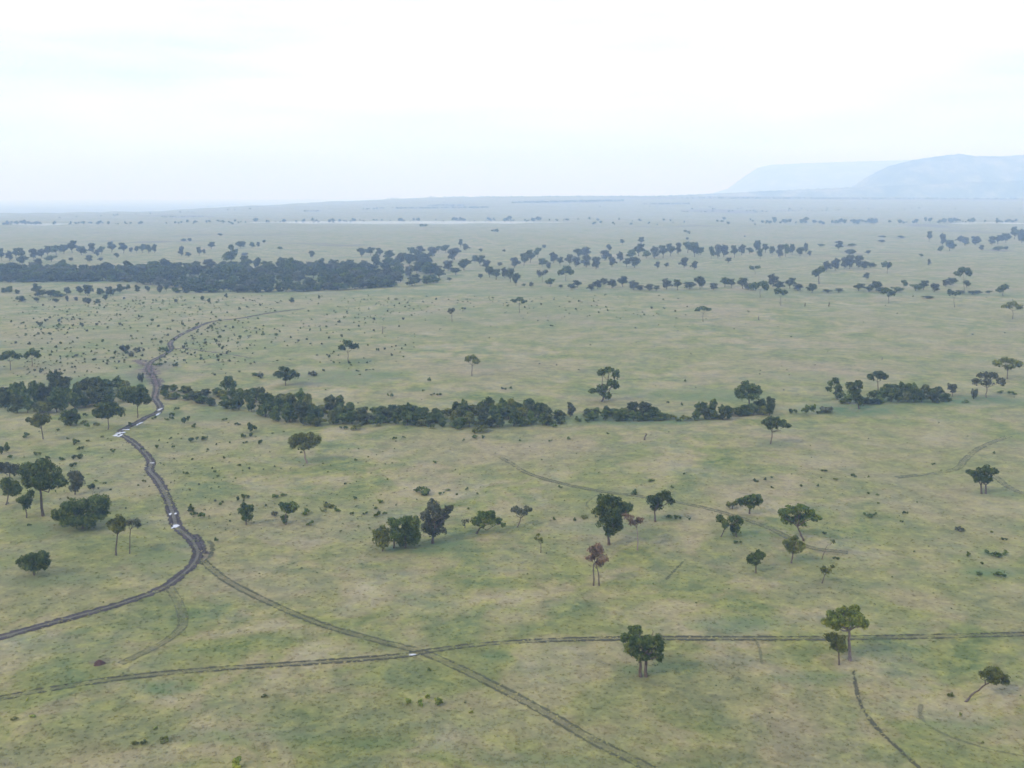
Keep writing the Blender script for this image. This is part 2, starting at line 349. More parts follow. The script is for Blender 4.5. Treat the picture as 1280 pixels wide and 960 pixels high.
# ------------------------------------------------------------------ foliage geometry
def leaves(subs, leaf, dens, rg):
    """subs (k,6): centre and radii of leaf clumps -> quads"""
    subs = np.asarray(subs, float)
    area = 4*math.pi*(np.mean(subs[:, 3:6], axis=1)**2)
    n = np.maximum(3, (area*dens/leaf**2)).astype(int)
    idx = np.repeat(np.arange(len(subs)), n); k = len(idx)
    d = rg.normal(size=(k, 3)); d /= np.linalg.norm(d, axis=1)[:, None]
    d[:, 2] = np.where((d[:, 2] < -.3) & (rg.random(k) < .6), -d[:, 2], d[:, 2])
    rr = rg.uniform(.62, 1.08, k)[:, None]
    c = subs[idx, :3]+d*subs[idx, 3:6]*rr
    nn = d+rg.normal(size=(k, 3))*.45; nn /= np.linalg.norm(nn, axis=1)[:, None]
    t = np.cross(nn, rg.normal(size=(k, 3))); t /= np.linalg.norm(t, axis=1)[:, None]+1e-9
    b = np.cross(nn, t); s = leaf*rg.uniform(.55, 1.25, k)[:, None]*.5; e = rg.uniform(.5, 1.0, k)[:, None]
    V = np.stack([c-t*s-b*s*e, c+t*s*.7-b*s, c+t*s+b*s*e, c-t*s*.6+b*s], 1).reshape(-1, 3)
    return V, np.arange(k*4).reshape(-1, 4)
def clumps(blobs, rg, k=7, sub=.5):
    out = []
    for (x, y, z, rx, ry, rz) in blobs:
        out.append((x, y, z, rx*.62, ry*.62, rz*.62))
        for _ in range(k):
            d = rg.normal(size=3); d /= np.linalg.norm(d); q = rg.uniform(.38, .66); f = sub*rg.uniform(.6, 1.05)
            m_ = (rx*ry*rz)**(1/3)
            out.append((x+d[0]*rx*q, y+d[1]*ry*q, z+d[2]*rz*q, (rx+m_)/2*f, (ry+m_)/2*f, (rz*1.5+m_*.5)/2*f))
    return out
def tubes(paths, sides=6):
    V = []; Q = []
    for pts, rad in paths:
        pts = np.asarray(pts, float); b0 = len(V)
        for i, p in enumerate(pts):
            t = pts[min(i+1, len(pts)-1)]-pts[max(i-1, 0)]; t /= np.linalg.norm(t)+1e-9
            u = np.cross(t, (0.3, 1, 0.1)); u /= np.linalg.norm(u)+1e-9; w = np.cross(t, u)
            for k in range(sides):
                a = 2*math.pi*k/sides; V.append(p+rad[i]*(u*math.cos(a)+w*math.sin(a)))
        for i in range(len(pts)-1):
            for k in range(sides):
                k2 = (k+1) % sides; Q.append((b0+i*sides+k, b0+i*sides+k2, b0+(i+1)*sides+k2, b0+(i+1)*sides+k))
    return np.array(V), np.array(Q)
def bend(a, b, rg, n=4, amt=.08):
    a = np.asarray(a, float); b = np.asarray(b, float); L = np.linalg.norm(b-a)
    return [a+(b-a)*t+rg.normal(size=3)*L*amt*math.sin(math.pi*t) for t in np.linspace(0, 1, n)]
EX = []          # ground spots taken, for the scrub scatter
def tree(name, label, cat, base, trunks, blobs, mat, dens=1.0, sub=.48, bark='bark', tr=None, group=None, leafk=1.0):
    """a tree from its outline: base/trunk/blob coordinates read off the photograph, given depth and stood on the ground"""
    rg = np.random.default_rng(int(base[0]*31+base[1]*17)); P = hit(*base); s = pxm(P); EX.append((P[0], P[1], 3))
    root = bpy.data.objects.new(name, None); COL.objects.link(root); root.location = P; root.empty_display_size = 1
    tag(root, label, cat, group)
    xs = [b_[0]-b_[2] for b_ in blobs]+[b_[0]+b_[2] for b_ in blobs]; hw = (max(xs)-min(xs))/2*s
    B = []
    for (bx, by, rx, ry) in blobs:
        off = rg.uniform(-.4, .4)*hw; c = onplane(bx, by, P[1]+off)-P; B.append((c[0], off, max(c[2], ry*s*.8), rx*s*1.2, max(rx, ry)*s*1.2, ry*s*1.22))
    leaf = max(.26, 1.9*s)*leafk
    V, Q = leaves(clumps(B, rg, 8, sub), leaf, dens, rg)
    link('crown', mesh('crown', V, Q, [M[mat]], smooth=False), root)
    paths = []; ht = max(b_[2]+b_[5] for b_ in B)
    if not trunks: trunks = [[base, (np.mean([b_[0] for b_ in blobs])*.6+base[0]*.4, max(b_[1] for b_ in blobs))]]
    r0 = tr or max(.13, ht*.026)
    for ti, tp in enumerate(trunks):
        pts = [onplane(px, py, P[1])-P for px, py in tp]
        g0 = float(terr(P[0]+pts[0][0], P[1]))-P[2]; pts[0] = np.array([pts[0][0], 0, g0-.2])
        for i in range(1, len(pts)): pts[i][1] = rg.uniform(-.2, .2)
        full = []
        for i in range(len(pts)-1): full += bend(pts[i], pts[i+1], rg, 4, .03)[:-1]
        full.append(pts[-1]); n = len(full)
        paths.append((full, [r0*(1.25 if i == 0 else 1-.45*i/n) for i in range(n)]))
        for bi, b_ in enumerate(B):
            if len(trunks) > 1 and bi % len(trunks) != ti: continue
            q = bend(pts[-1], (b_[0], b_[1], b_[2]), rg, 4, .09)
            paths.append((q, [r0*.5, r0*.4, r0*.28, r0*.15]))
            for _ in range(2):
                d = rg.normal(size=3)*np.array(b_[3:6])*.5; d[2] = abs(d[2])
                paths.append((bend(q[2], np.array(b_[:3])+d, rg, 3, .06), [r0*.25, r0*.18, r0*.08]))
    V, Q = tubes(paths); link('trunk', mesh('trunk', V, Q, [M[bark]]), root)
    return root
AC = 'acacia_tree'; BT = 'broadleaf_tree'; BU = 'bush'
# ------------------------------------------------------------------ single trees, nearest first
tree(BT,'dark green double-trunked tree standing right on the lower wheel track','tree',(806,846),[[(801,845),(800,825)],[(808,846),(808,820)]],
  [(794,788,10,7),(785,797,9,9),(796,801,12,10),(810,804,12,10),(821,800,8,7),(825,809,7,9),(812,815,13,8),(796,817,10,8),(824,822,6,6),(787,810,8,8),(805,822,8,6)],'dark',tr=.3,sub=.46)
tree(BT,'tall yellow-green tree with bare reddish trunk crossing the lower wheel track','tree',(1063,826),[[(1063,826),(1062,805),(1061,788)]],
  [(1044,773,12,9),(1056,766,12,8),(1067,765,10,8),(1073,774,10,8),(1081,780,8,6),(1047,781,10,7),(1032,777,7,4),(1061,777,12,8)],'yellow',tr=.3,bark='palebark')
tree(BT,'small green tree at the foot of the tall yellow-green tree','tree',(1049,831),[[(1049,831),(1049,817)]],[(1038,797,8,6),(1048,800,9,7),(1052,810,8,7),(1043,808,6,5)],'olive',tr=.16)
tree(BT,'leaning tree with a slanting bare trunk at the right edge','tree',(1206,877),[[(1206,877),(1219,866),(1232,856)]],
  [(1229,842,7,5),(1238,838,9,5),(1247,842,9,7),(1242,849,9,5),(1256,850,6,6)],'olive',tr=.2)
tree(BT,'rounded dark bush-like tree at the left edge below the thicket group','tree',(43,719),None,[(29,703,9,8),(40,699,11,9),(52,698,11,8),(58,705,7,7),(42,709,11,7),(34,708,8,6)],'dark')
tree(BT,'slender tree with yellow-green crown left of the muddy track, taller of the pair','tree',(145,694),[[(145,694),(147,668)]],[(141,654,7,7),(149,652,9,8),(147,661,9,5),(155,655,5,5)],'olive',tr=.2)
tree(AC,'thin flat-crowned tree beside the slender yellow-green one','tree',(162,692),[[(162,692),(162,676),(163,662)]],[(161,655,7,4),(169,652,7,4),(173,656,4,4)],'grey',.8,tr=.13)
tree(BT,'tallest dark tree of the left group, bare trunk and wide crown','tree',(54,645),[[(54,645),(52,628),(50,612)]],
  [(38,588,13,13),(54,584,15,10),(67,590,12,12),(50,600,14,12),(71,603,12,8),(60,606,9,7),(80,602,6,6),(35,602,9,9)],'dark',tr=.38)
tree(BT,'small tree with short trunk left of the tallest dark tree','tree',(7,631),[[(7,631),(10,618)]],[(8,606,9,9),(19,609,9,10),(13,614,9,7)],'dark')
tree(BT,'small tree with thin trunk just in front of the tallest dark tree','tree',(33,647),[[(33,647),(32,632)]],[(28,625,8,6),(36,622,7,9),(32,632,6,5)],'green',tr=.16)
tree(BT,'grey-green tree at the left edge behind the tall group','tree',(12,601),None,[(4,585,8,8),(13,585,9,8),(20,588,6,6)],'grey')
tree(BT,'upright grey-green tree right behind the tallest dark tree','tree',(94,618),None,[(92,595,8,8),(98,599,8,9),(93,608,8,8)],'grey')
tree('thicket_tree','broad dark thicket sprawling beside the tallest tree of the left group','tree',(103,660),None,
  [(122,628,14,13),(112,634,14,14),(128,638,9,11),(97,636,13,12),(84,636,12,10),(75,645,12,10),(90,650,14,9),(108,650,14,10),(122,647,10,8)],'dark')
tree(BT,'narrow upright green bush-tree right of the muddy track','tree',(308,656),None,[(303,639,6,6),(310,636,6,7),(309,647,7,8),(305,631,4,4)],'dark')
tree(BT,'round-crowned tree with pale leaning trunk standing alone left of centre','tree',(384,579),[[(384,579),(381,568),(379,560)]],
  [(367,554,9,7),(375,548,10,7),(386,547,10,7),(394,552,8,8),(382,556,12,6)],'olive',tr=.3,bark='palebark')
tree(BT,'small double-storied tree over a green shrub in open grass','tree',(356,656),[[(357,655),(358,641)]],[(355,633,7,5),(364,632,9,5),(368,635,6,6),(355,649,5,6),(360,638,8,4)],'dark',tr=.15)
tree('thicket_tree','ragged low tree at the left end of the central clump','tree',(478,689),None,[(472,668,8,8),(480,665,7,8),(475,678,9,9),(483,676,7,8)],'olive')
tree(BT,'bright green broad tree in the middle of the central clump','tree',(500,685),[[(492,684),(493,672)],[(506,684),(507,672)]],
  [(494,655,10,9),(506,652,9,7),(518,654,9,9),(497,666,10,10),(512,666,12,12),(520,671,9,10),(505,675,10,8)],'green')
tree(BT,'grey-brown tallest tree at the right end of the central clump','tree',(541,679),[[(541,679),(541,668)]],
  [(540,633,9,8),(533,644,8,9),(546,642,10,9),(537,655,11,11),(550,654,8,10),(541,664,9,8),(562,636,7,5),(557,644,5,5),(555,664,4,4)],'grey',tr=.4)
tree(BT,'bushy green tree with leaning trunk right of the central clump','tree',(595,667),[[(595,667),(601,659)]],[(593,651,7,6),(603,645,9,6),(613,643,8,6),(611,652,10,5),(623,651,7,4),(629,656,4,3),(600,655,7,5)],'green',tr=.22)
tree('dead_shrub','thin grey leafless shrub beside the bushy leaning green tree','shrub',(581,660),None,[(580,653,3,4),(584,651,2,3)],'grey',.4)
tree(BT,'small leaning tree with scattered crown between the clump and the big dark tree','tree',(646,659),[[(646,659),(651,648)]],[(643,637,6,4),(651,641,6,5),(659,636,6,4),(656,642,5,3)],'grey',tr=.15)
tree(BT,'big dark egg-shaped tree, largest of the centre-right group','tree',(761,681),[[(761,681),(760,670)]],
  [(757,627,11,8),(768,629,11,9),(751,638,9,11),(763,641,12,12),(779,636,9,9),(787,634,6,6),(770,650,10,9),(757,652,10,10),(763,663,9,8),(772,659,7,6)],'dark',tr=.38)
tree('half_dead_tree','half-bare tree with brownish twigs and a tuft of yellow-green on top','tree',(797,688),[[(797,688),(797,672),(796,660)]],
  [(786,647,7,5),(793,654,8,5),(781,644,4,3),(799,650,6,5)],'brown',.42,bark='palebark',tr=.15)
tree(BT,'round green tree with straight trunk right behind the half-bare tree','tree',(819,652),[[(819,652),(818,640)]],[(815,627,9,8),(824,623,9,7),(833,620,7,6),(838,627,6,4),(820,634,9,6)],'dark',tr=.26)
tree('sapling','small sparse sapling alone in the grass left of the rust-brown tree','tree',(676,691),[[(676,691),(676,680)]],[(673,669,3,3),(676,675,3,4),(670,673,2,2)],'olive',.5,tr=.1)
tree('dying_tree','rust-brown dying tree on two thin trunks','tree',(748,732),[[(749,732),(747,712)],[(742,723),(742,706)]],
  [(741,688,6,6),(749,686,8,6),(746,695,8,7),(754,699,6,6),(738,698,5,6),(749,705,6,5)],'brown',.8,tr=.16)
tree(BT,'wide low dark tree, highest in the right-hand group','tree',(937,642),[[(937,642),(937,634)]],[(926,627,7,5),(934,624,8,5),(943,622,8,5),(949,627,6,5),(937,631,8,4)],'dark',tr=.24)
tree(BU,'small rounded bush touching the left of the wide low dark tree','bush',(916,636),None,[(912,631,5,4),(918,630,4,4)],'olive')
tree(BT,'two-lobed green tree below the wide low dark tree','tree',(920,671),[[(921,671),(919,662)],[(901,668),(905,662)]],[(901,649,6,6),(907,655,6,6),(914,649,6,6),(923,651,6,7),(919,660,8,8)],'green')
tree(BT,'broad-crowned tree with leaning forked trunk in the right-hand group','tree',(1005,676),[[(1005,676),(1000,665),(997,659)]],
  [(980,641,8,7),(991,637,10,6),(1003,636,9,6),(1012,643,8,6),(1021,647,7,6),(986,650,10,6),(1000,650,12,7)],'green',tr=.24)
tree(BT,'small rounded lollipop tree below the broad-crowned forked tree','tree',(989,704),[[(989,704),(991,693)]],[(984,680,7,6),(993,677,8,7),(1000,682,6,6),(991,687,10,5)],'olive',tr=.2)
tree(BT,'little leafy tree left of the lollipop tree with a reddish top','tree',(945,716),[[(945,716),(945,707)]],[(939,698,6,7),(947,695,7,7),(944,703,7,5),(954,694,4,4)],'green',tr=.16)
tree('dead_tree','thin leaning dead stem with one leafy tuft at its tip','tree',(1027,699),[[(1027,699),(1031,690),(1033,684)]],[(1041,677,4,2)],'olive',.6,tr=.1)
tree('sapling','small crooked sapling in front of the leaning dead stem','tree',(1027,729),[[(1027,729),(1031,719)]],[(1029,712,5,5),(1034,714,4,4),(1041,708,4,2)],'olive',.8,tr=.13)
tree(BT,'lone vase-shaped tree on twin trunks near the right edge','tree',(1229,617),[[(1227,617),(1226,607)],[(1232,617),(1232,606)]],
  [(1215,592,7,4),(1223,592,8,6),(1232,587,8,5),(1241,590,7,5),(1230,597,9,6),(1222,599,6,4),(1236,599,6,4)],'dark',tr=.28)
# umbrella acacias and other trees standing free of the thickets
A = [((13,463),[(3,446,7,4),(12,442,9,4),(21,445,6,4)],'umbrella acacia at the left edge above the river thicket'),
 ((40,458),[(34,443,5,4),(41,440,7,4),(46,444,5,3)],'smaller acacia right of the one at the left edge'),
 ((54,549),[(38,526,7,5),(48,521,9,5),(58,524,8,6),(48,529,10,4)],'spreading acacia in front of the left river thicket'),
 ((135,537),[(121,517,8,7),(129,508,10,7),(141,508,10,7),(149,515,8,7),(134,517,13,6)],'biggest umbrella acacia beside the muddy track'),
 ((172,522),[(160,497,8,7),(168,492,10,6),(178,492,9,6),(184,499,7,6),(171,501,11,5)],'umbrella acacia behind the big one at the track bend'),
 ((435,452),[(427,435,6,4),(434,429,8,4),(443,433,6,4)],'lone umbrella acacia on the open plain above the river thicket'),
 ((590,470),[(585,449,4,5),(591,447,6,4),(595,451,5,4)],'lone round-topped acacia on a thin trunk in mid plain'),
 ((649,391),[(643,376,5,2.5),(650,374,5,3),(655,377,4,2.5)],'small acacia near the scrubby strip in mid picture'),
 ((879,402),[(873,387,5,2),(880,385,6,2.5),(886,387,4,2)],'flat-topped acacia alone right of centre'),
 ((1205,366),[(1198,342,5,4),(1205,338,8,4),(1212,342,5,4)],'tall umbrella acacia rising over the right tree line'),
 ((1266,399),[(1258,383,6,3),(1266,380,7,3),(1273,384,6,3)],'wide flat acacia at the right edge below the tree line'),
 ((1193,384),[(1188,366,5,4),(1196,367,5,3)],'short acacia in front of the right tree line below the tall umbrella one'),
 ((1111,379),[(1106,364,6,4),(1114,366,6,4)],'slim acacia in front of the right tree line'),
 ((976,382),[(972,364,5,4),(980,366,5,4)],'acacia standing before the left end of the right tree line'),
 ((1259,474),[(1246,454,6,4),(1256,450,8,4),(1267,452,8,4),(1274,456,5,4),(1260,458,8,3)],'dark spreading acacia at the right edge'),
 ((1233,497),[(1220,476,6,5),(1230,470,8,5),(1242,470,8,5),(1251,477,7,5),(1232,478,8,5)],'brownish spreading acacia next to the right river thicket'),
 ((1098,490),[(1088,472,5,4),(1096,467,8,4),(1104,471,6,5)],'pale-trunked acacia poking above the right river thicket'),
 ((963,555),[(957,528,7,5),(967,525,8,5),(977,530,8,5),(985,532,4,4),(964,533,9,4)],'umbrella acacia in front of the river thicket right of centre'),
 ((565,402),[(563,389,3,4),(567,387,3,3)],'thin sparse acacia in the scrubby plain'),
 ((1109,342),[(1106,331,4,4),(1112,331,4,4)],'small round acacia right of the far brownish clump'),
 ((944,343),[(940,335,4,2),(947,334,4,2)],'little flat acacia between the two far tree lines'),
 ((707,351),[(701,341,6,4),(709,337,7,5),(713,341,5,4)],'dark rounded acacia in front of the far middle tree line'),
 ((678,353),[(674,342,4,4),(681,341,4,4)],'thin grey acacia left of the dark rounded one'),
 ((950,372),[(944,358,7,4),(953,355,7,4),(958,358,5,4)],'broad acacia at the front of the right tree line'),
 ((529,284),[(527,281.5,3,1),(532,281.5,3,1)],'tiny flat acacia alone on the far plain'),
 ((619,293),[(617,288,2.5,1.2),(621,288,2.5,1.2)],'tiny umbrella acacia far off right of the other tiny one'),
 ((858,294),[(857,289,2.5,1.5),(861,290,2.5,1.5)],'tiny thin acacia on the far plain above the middle tree line')]
for i, (b, bl, lab) in enumerate(A):
    mt = 'brown' if 'brownish sp' in lab else ('grey' if 'sparse' in lab or 'thin grey' in lab else ('olive' if i % 4 == 2 else 'dark'))
    if 'brownish sp' in lab: mt = 'grey'
    top = min(q[1]+q[3]*.3 for q in bl)
    tree(AC, lab, 'tree', b, [[b, (b[0]*.7+.3*np.mean([q[0] for q in bl]), (b[1]+max(q[1] for q in bl)*2)/3)]], bl, mt, 1.0 if mt != 'grey' else .8, tr=.2)
B_ = [((286,491),[(282,480,6,7),(290,479,6,7),(286,474,6,4)],'round dark tree rising from the back of the river thicket'),
 ((357,482),[(348,468,7,6),(357,463,8,5),(366,467,7,7),(359,472,8,5)],'dark wide tree behind the river thicket, above its left half'),
 ((752,502),[(751,466,7,5),(761,463,8,4),(769,468,6,6),(765,479,8,4),(770,483,5,4),(752,487,9,7),(741,488,7,3),(757,494,8,5)],'tall two-tiered tree standing behind the gap in the river thicket'),
 ((88,532),[(82,520,7,6),(91,516,7,6),(96,521,6,6),(87,526,9,6)],'rounded bush-like tree in front of the left river thicket'),
 ((938,513),[(925,492,9,7),(934,484,10,7),(944,488,9,8),(936,495,13,5)],'big round-topped dark tree above the right-of-centre thicket'),
 ((713,521),[(712,506,3,4),(716,512,4,6),(712,515,4,5)],'thin ragged tree in the gap of the river thicket'),
 ((1047,499),[(1038,480,5,4),(1044,476,6,4),(1036,486,4,4),(1048,485,5,5),(1049,493,8,5)],'open-crowned tree at the left end of the right thicket'),
 ((1074,511),[(1064,483,8,6),(1074,481,6,6),(1068,491,9,7),(1074,500,7,8)],'narrow-based leafy tree left of the acacia in the right thicket'),
 ((1092,500),[(1090,494,6,5),(1095,492,5,5)],'low bush-tree under the pale-trunked acacia'),
 ((1190,496),[(1188,484,4,4),(1192,486,4,6)],'thin greyish tree at the right tip of the right thicket'),
 ((1254,370),[(1250,362,5,5),(1257,358,6,4)],'rounded tree at the right end of the far right tree line'),
 ((1024,355),[(1019,342,6,4),(1026,338,6,5)],'leftmost tree of the far brownish clump'),
 ((289,328),[(284,320,6,6),(292,318,7,7),(289,309,4,4)],'tall dark tree sticking up behind the far woodland')]
for b, bl, lab in B_: tree(BT, lab, 'tree', b, None, bl, 'grey' if ('greyish' in lab or 'ragged' in lab) else 'dark', .95)
# ------------------------------------------------------------------ shared models of repeated trees and bushes
def model(seed, wid, z0, mat, leaf, dens, nb, flat=1.0, trunk=True, one=False):
    rg = np.random.default_rng(seed); bl = []
    for k in range(nb):
        a = rg.uniform(0, 6.28); q = rg.uniform(.1, .62)*wid*.5; t = rg.uniform(0, 1)
        rz = rg.uniform(.16, .24)*flat; z = z0+rz*.8+t*(1-z0-rz*1.9)
        sh = 1-.45*t**2
        bl.append((q*math.cos(a)*sh, q*math.sin(a)*sh, z, rg.uniform(.2, .3)*wid, rg.uniform(.2, .3)*wid, rz))
    bl.append((0, 0, z0+(1-z0)*.5, .33*wid, .33*wid, (1-z0)*.38))
    V, Q = leaves(clumps(bl, rg, 6, .5), leaf, dens, rg)
    paths = [(bend((0, 0, -.05), (rg.uniform(-.05, .05), 0, z0+.3*(1-z0)), rg, 4, .04), [.035, .028, .022, .016])]
    for b_ in bl[:5]: paths.append((bend(paths[0][0][2], b_[:3], rg, 3, .08), [.018, .012, .006]))
    TV, TQ = tubes(paths, 5)
    if one:
        return mesh('tree', np.vstack([V, TV]), np.vstack([Q, TQ+len(V)]), [M[mat], M['bark']], [0]*len(Q)+[1]*len(TQ), smooth=False), None
    return mesh('crown', V, Q, [M[mat]], smooth=False), (mesh('trunk', TV, TQ, [M['bark']]) if trunk else None)
THICK = [model(100+i, 1.05+.1*(i % 3), -.04, ['green','dark','wood','dark','olive','dark','green'][i], .062, .85, 7+i % 3) for i in range(7)]
WOODL = [model(200+i, 1.15+.15*(i % 3), -.02, ['wood','wood','dark','grey','wood'][i], .09, .8, 8, one=True)[0] for i in range(5)]
SAV = [model(300+i, 1.15+.2*(i % 3), .1, ['wood','grey','wood','grey','dark'][i], .085, .7, 8, 1.0, one=True)[0] for i in range(5)]
def bushmodel(seed, mat, leaf=.16, dens=.9):
    rg = np.random.default_rng(seed); bl = []
    for k in range(5):
        a = rg.uniform(0, 6.28); q = rg.uniform(.2, .55)
        bl.append((q*math.cos(a), q*math.sin(a), rg.uniform(.3, .6), rg.uniform(.3, .48), rg.uniform(.3, .48), rg.uniform(.25, .42)))
    V, Q = leaves(clumps(bl, rg, 5, .5), leaf, dens, rg); V[:, 2] = np.maximum(V[:, 2], -.05)
    return mesh('bush', V, Q, [M[mat]], smooth=False)
BUSH = [bushmodel(400+i, ['green','dark','green','olive','dark','yellow'][i]) for i in range(6)]
SCRUB = [bushmodel(500+i, ['dark','wood','grey','green'][i], .3, .8) for i in range(4)]
ORD = 'first second third fourth fifth sixth seventh eighth ninth tenth eleventh twelfth thirteenth fourteenth fifteenth sixteenth seventeenth eighteenth nineteenth twentieth'.split()
def ordw(n):
    if n < 20: return ORD[n]
    t, u = divmod(n+1, 10); T = {2:'twenty',3:'thirty',4:'forty',5:'fifty'}
    return {2:'twentieth',3:'thirtieth',4:'fortieth',5:'fiftieth'}[t] if u == 0 else T[t]+'-'+ORD[u-1]
def number_off(L, fmt):
    """L: (object, x in the photo); fmt has {o} for the ordinal from the left"""
    for i, (o, x) in enumerate(sorted(L, key=lambda q: q[1])): o['label'] = fmt.format(o=ordw(i))
def place_model(name, mdl, base, hpx, wscale, label, cat, group, rg, wpx=None):
    P = hit(*base); s = pxm(P); h = hpx*s
    sx = wpx*s if wpx else h*wscale
    rot = rg.uniform(0, 6.28)
    if isinstance(mdl, tuple):
        root = bpy.data.objects.new(name, None); COL.objects.link(root)
        for nm, me in zip(('crown', 'trunk'), mdl):
            if me is None: continue
            c = bpy.data.objects.new(nm, me); COL.objects.link(c); c.parent = root
    else:
        root = bpy.data.objects.new(name, mdl); COL.objects.link(root)
    root.location = P; root.rotation_euler = (0, 0, rot); root.scale = (sx, sx, h)
    EX.append((P[0], P[1], 2)); tag(root, label, cat, group); return root
rg = random.Random(5)
def belt(xs, tops, bots, step, rows, name, models, label, group, hfrac=.72, skip=0):
    X = xs[0]; made = [[] for _ in range(rows)]
    while X < xs[-1]:
        for r in range(rows):
            x = X+rg.uniform(-.45, .45)*step
            if rg.random() < skip: continue
            top = np.interp(x, xs, tops); bot = np.interp(x, xs, bots); full = bot-top
            f = r/max(rows-1, 1)                                # 0 = front row, 1 = back row
            by = bot-f*full*(1-hfrac)-rg.uniform(0, .06)*full
            hp = full*hfrac*rg.uniform(.62, 1.15) if f < 1 else (by-top)*rg.uniform(.72, 1.15)
            made[r].append((place_model(name, rg.choice(models), (x, by), hp, 0, label, 'tree', group, rg, wpx=step*rg.uniform(1.35, 2.0)), x))
        X += step
    for r in range(rows): number_off(made[r], '{o} tree from the left in the '+(['front'] if rows == 1 else ['front','back'] if rows == 2 else ['front','middle','back'])[r]+' row of '+label)
belt([-20,10,20,40,70,95,120,150,165,176],[480,479,473,472,465,466,466,470,472,478],[508,508,516,517,517,514,507,503,499,497],13,3,'thicket_tree',THICK,
  'the dark left river thicket','trees of the left river thicket',.6)
belt([203,215,235,245,265,300,320,330],[481,476,478,484,480,480,480,482],[496,499,501,504,508,513,518,521],11,2,'thicket_tree',THICK,
  'the thin thicket by the track','trees at the start of the central thicket',.6)
belt([330,345,360,385,400,415,430,445,455,462],[482,486,480,485,498,493,493,502,511,520],[522,526,529,533,533,531,531,531,530,528],12,3,'thicket_tree',THICK,
  'the tallest river thicket','trees of the tall left part of the central thicket',.6)
belt([470,490,520,540,548,560,575,600,630,650,662,675,690,703,710],[507,501,502,506,507,501,498,495,493,492,490,497,505,513,520],[527,531,532,532,533,534,535,536,534,533,532,532,531,529,528],12,3,'thicket_tree',THICK,
  'the central river thicket','trees of the right part of the central thicket',.6)
belt([735,745,762,768,783,800,815,824],[510,506,505,507,501,503,504,508],[526,526,526,526,527,527,526,525],11,2,'thicket_tree',THICK,
  'the short low thicket','trees of the short thicket below the two-tiered tree',.75)
belt([870,880,895,912,918],[498,496,497,501,510],[525,525,525,525,524],10,2,'thicket_tree',THICK,
  'the small pale clump','trees of the small clump right of centre',.8)
belt([922,935,950,965,971],[508,500,493,492,500],[521,520,520,520,519],10,2,'thicket_tree',THICK,
  'the clump around the round tree','trees under the round-topped tree',.8)
belt([1106,1120,1135,1145,1155,1165,1175,1184],[480,475,476,470,474,480,483,487],[502,503,504,503,503,503,502,501],10,2,'thicket_tree',THICK,
  'the solid right river thicket','trees of the right river thicket',.75)
belt([1053,1060,1072,1085,1100,1108],[494,491,488,493,490,486],[505,505,505,505,504,503],10,1,'thicket_tree',THICK,
  'the loose right thicket','trees of the loose right thicket',.9)
# far woodland (left) and its fringes
WROW = ['front','second','third','fourth','fifth','sixth','back']
WSEC = ['left end','left half','middle','right half','right end']
for row in range(7):
    made = [[] for _ in range(5)]
    x = -15+rg.uniform(0, 12)
    while x < 545:
        f = row/6
        bot = np.interp(x, [0,150,160,250,320,450,500,545], [352,351,352,365,365,361,358,355]); top = np.interp(x, [0,100,180,320,430,460,490,520,545],[342,342,340,336,336,334,332,330,330])
        by = bot+(top-bot)*f+rg.uniform(-3, 3)*(1 if row else .3)
        hp = rg.uniform(11, 17) if row else rg.uniform(9, 13)
        if not (x > 500 and rg.random() < .35) and not (150 < x < 300 and 346 < by < 352 and rg.random() < .6):
            o_ = place_model('woodland_tree', rg.choice(WOODL), (x, by), hp, 0, 'dark tree in the dense far woodland on the left, one among many', 'tree', 'trees of the far woodland', rg, wpx=rg.uniform(14, 24)); made[min(4, max(0, int((x+15)//112)))].append((o_, x))
        x += rg.uniform(9, 19) if row else rg.uniform(7, 12)
    for k in range(5): number_off(made[k], '{o} tree in the '+WROW[row]+' row of the far woodland, '+WSEC[k])
for x, y, w, h in [(5,366,8,8),(12,365,10,9),(22,367,8,6),(28,376,8,6),(27,377,12,8),(46,377,10,6),(70,378,12,6),(84,377,6,9),(95,376,6,6),(107,379,8,8),(111,380,9,9),(122,380,9,7),(132,376,8,9),(45,366,12,13),(50,371,16,10),(63,371,15,10),(72,371,14,9),
   (85,368,10,10),(100,368,12,12),(110,370,16,16),(125,368,10,10),(138,370,13,13),(150,366,13,12),(160,362,6,8),(172,364,9,9),(185,365,10,9),(200,366,10,12),(208,364,8,11),(220,366,12,8),(232,366,12,12),(245,366,12,8),(253,376,7,7),(261,378,6,6),(283,373,5,7),(365,379,7,8),
   (399,373,4,5),(220,378,5,5)]:
    FR = globals().setdefault('FR', []); FR.append((place_model('woodland_tree', rg.choice(WOODL), (x, y), h, 0, 'small dark tree on the near fringe of the far left woodland', 'tree', 'fringe trees of the far woodland', rg, wpx=w), x))
number_off(FR, '{o} small tree from the left on the near fringe of the far woodland')
def savs(L, label, group, sc=1.08, ws=1.85):
    made = []
    for t in L:
        x, y, w, h = t; made.append((place_model('savanna_tree', rg.choice(SAV), (x, y+h*.62), h*2.3*sc, 0, label, 'tree', group, rg, wpx=w*ws), x))
    number_off(made, '{o} from the left: '+label)
savs([(2,322,5,7),(12,323,6,6),(20,320,6,6),(28,321,6,7),(42,320,7,6),(52,319,7,5),(60,317,7,6),(70,315,8,6),(80,314,7,5),(90,312,8,7),(102,316,7,5),(115,313,6,6),(122,318,4,4),(127,315,5,5),(140,312,7,6),(146,321,4,3),(155,313,7,6),(164,314,4,3),(171,314,4,4),(178,313,6,5),(186,314,5,5),(193,313,5,5),
  (28,328,8,5),(48,329,7,4),(64,325,8,4),(89,325,4,2),(112,325,6,4),(126,325,4,2),(17,331,8,2)],'tree in the loose row behind the far woodland','trees in the row behind the far woodland')
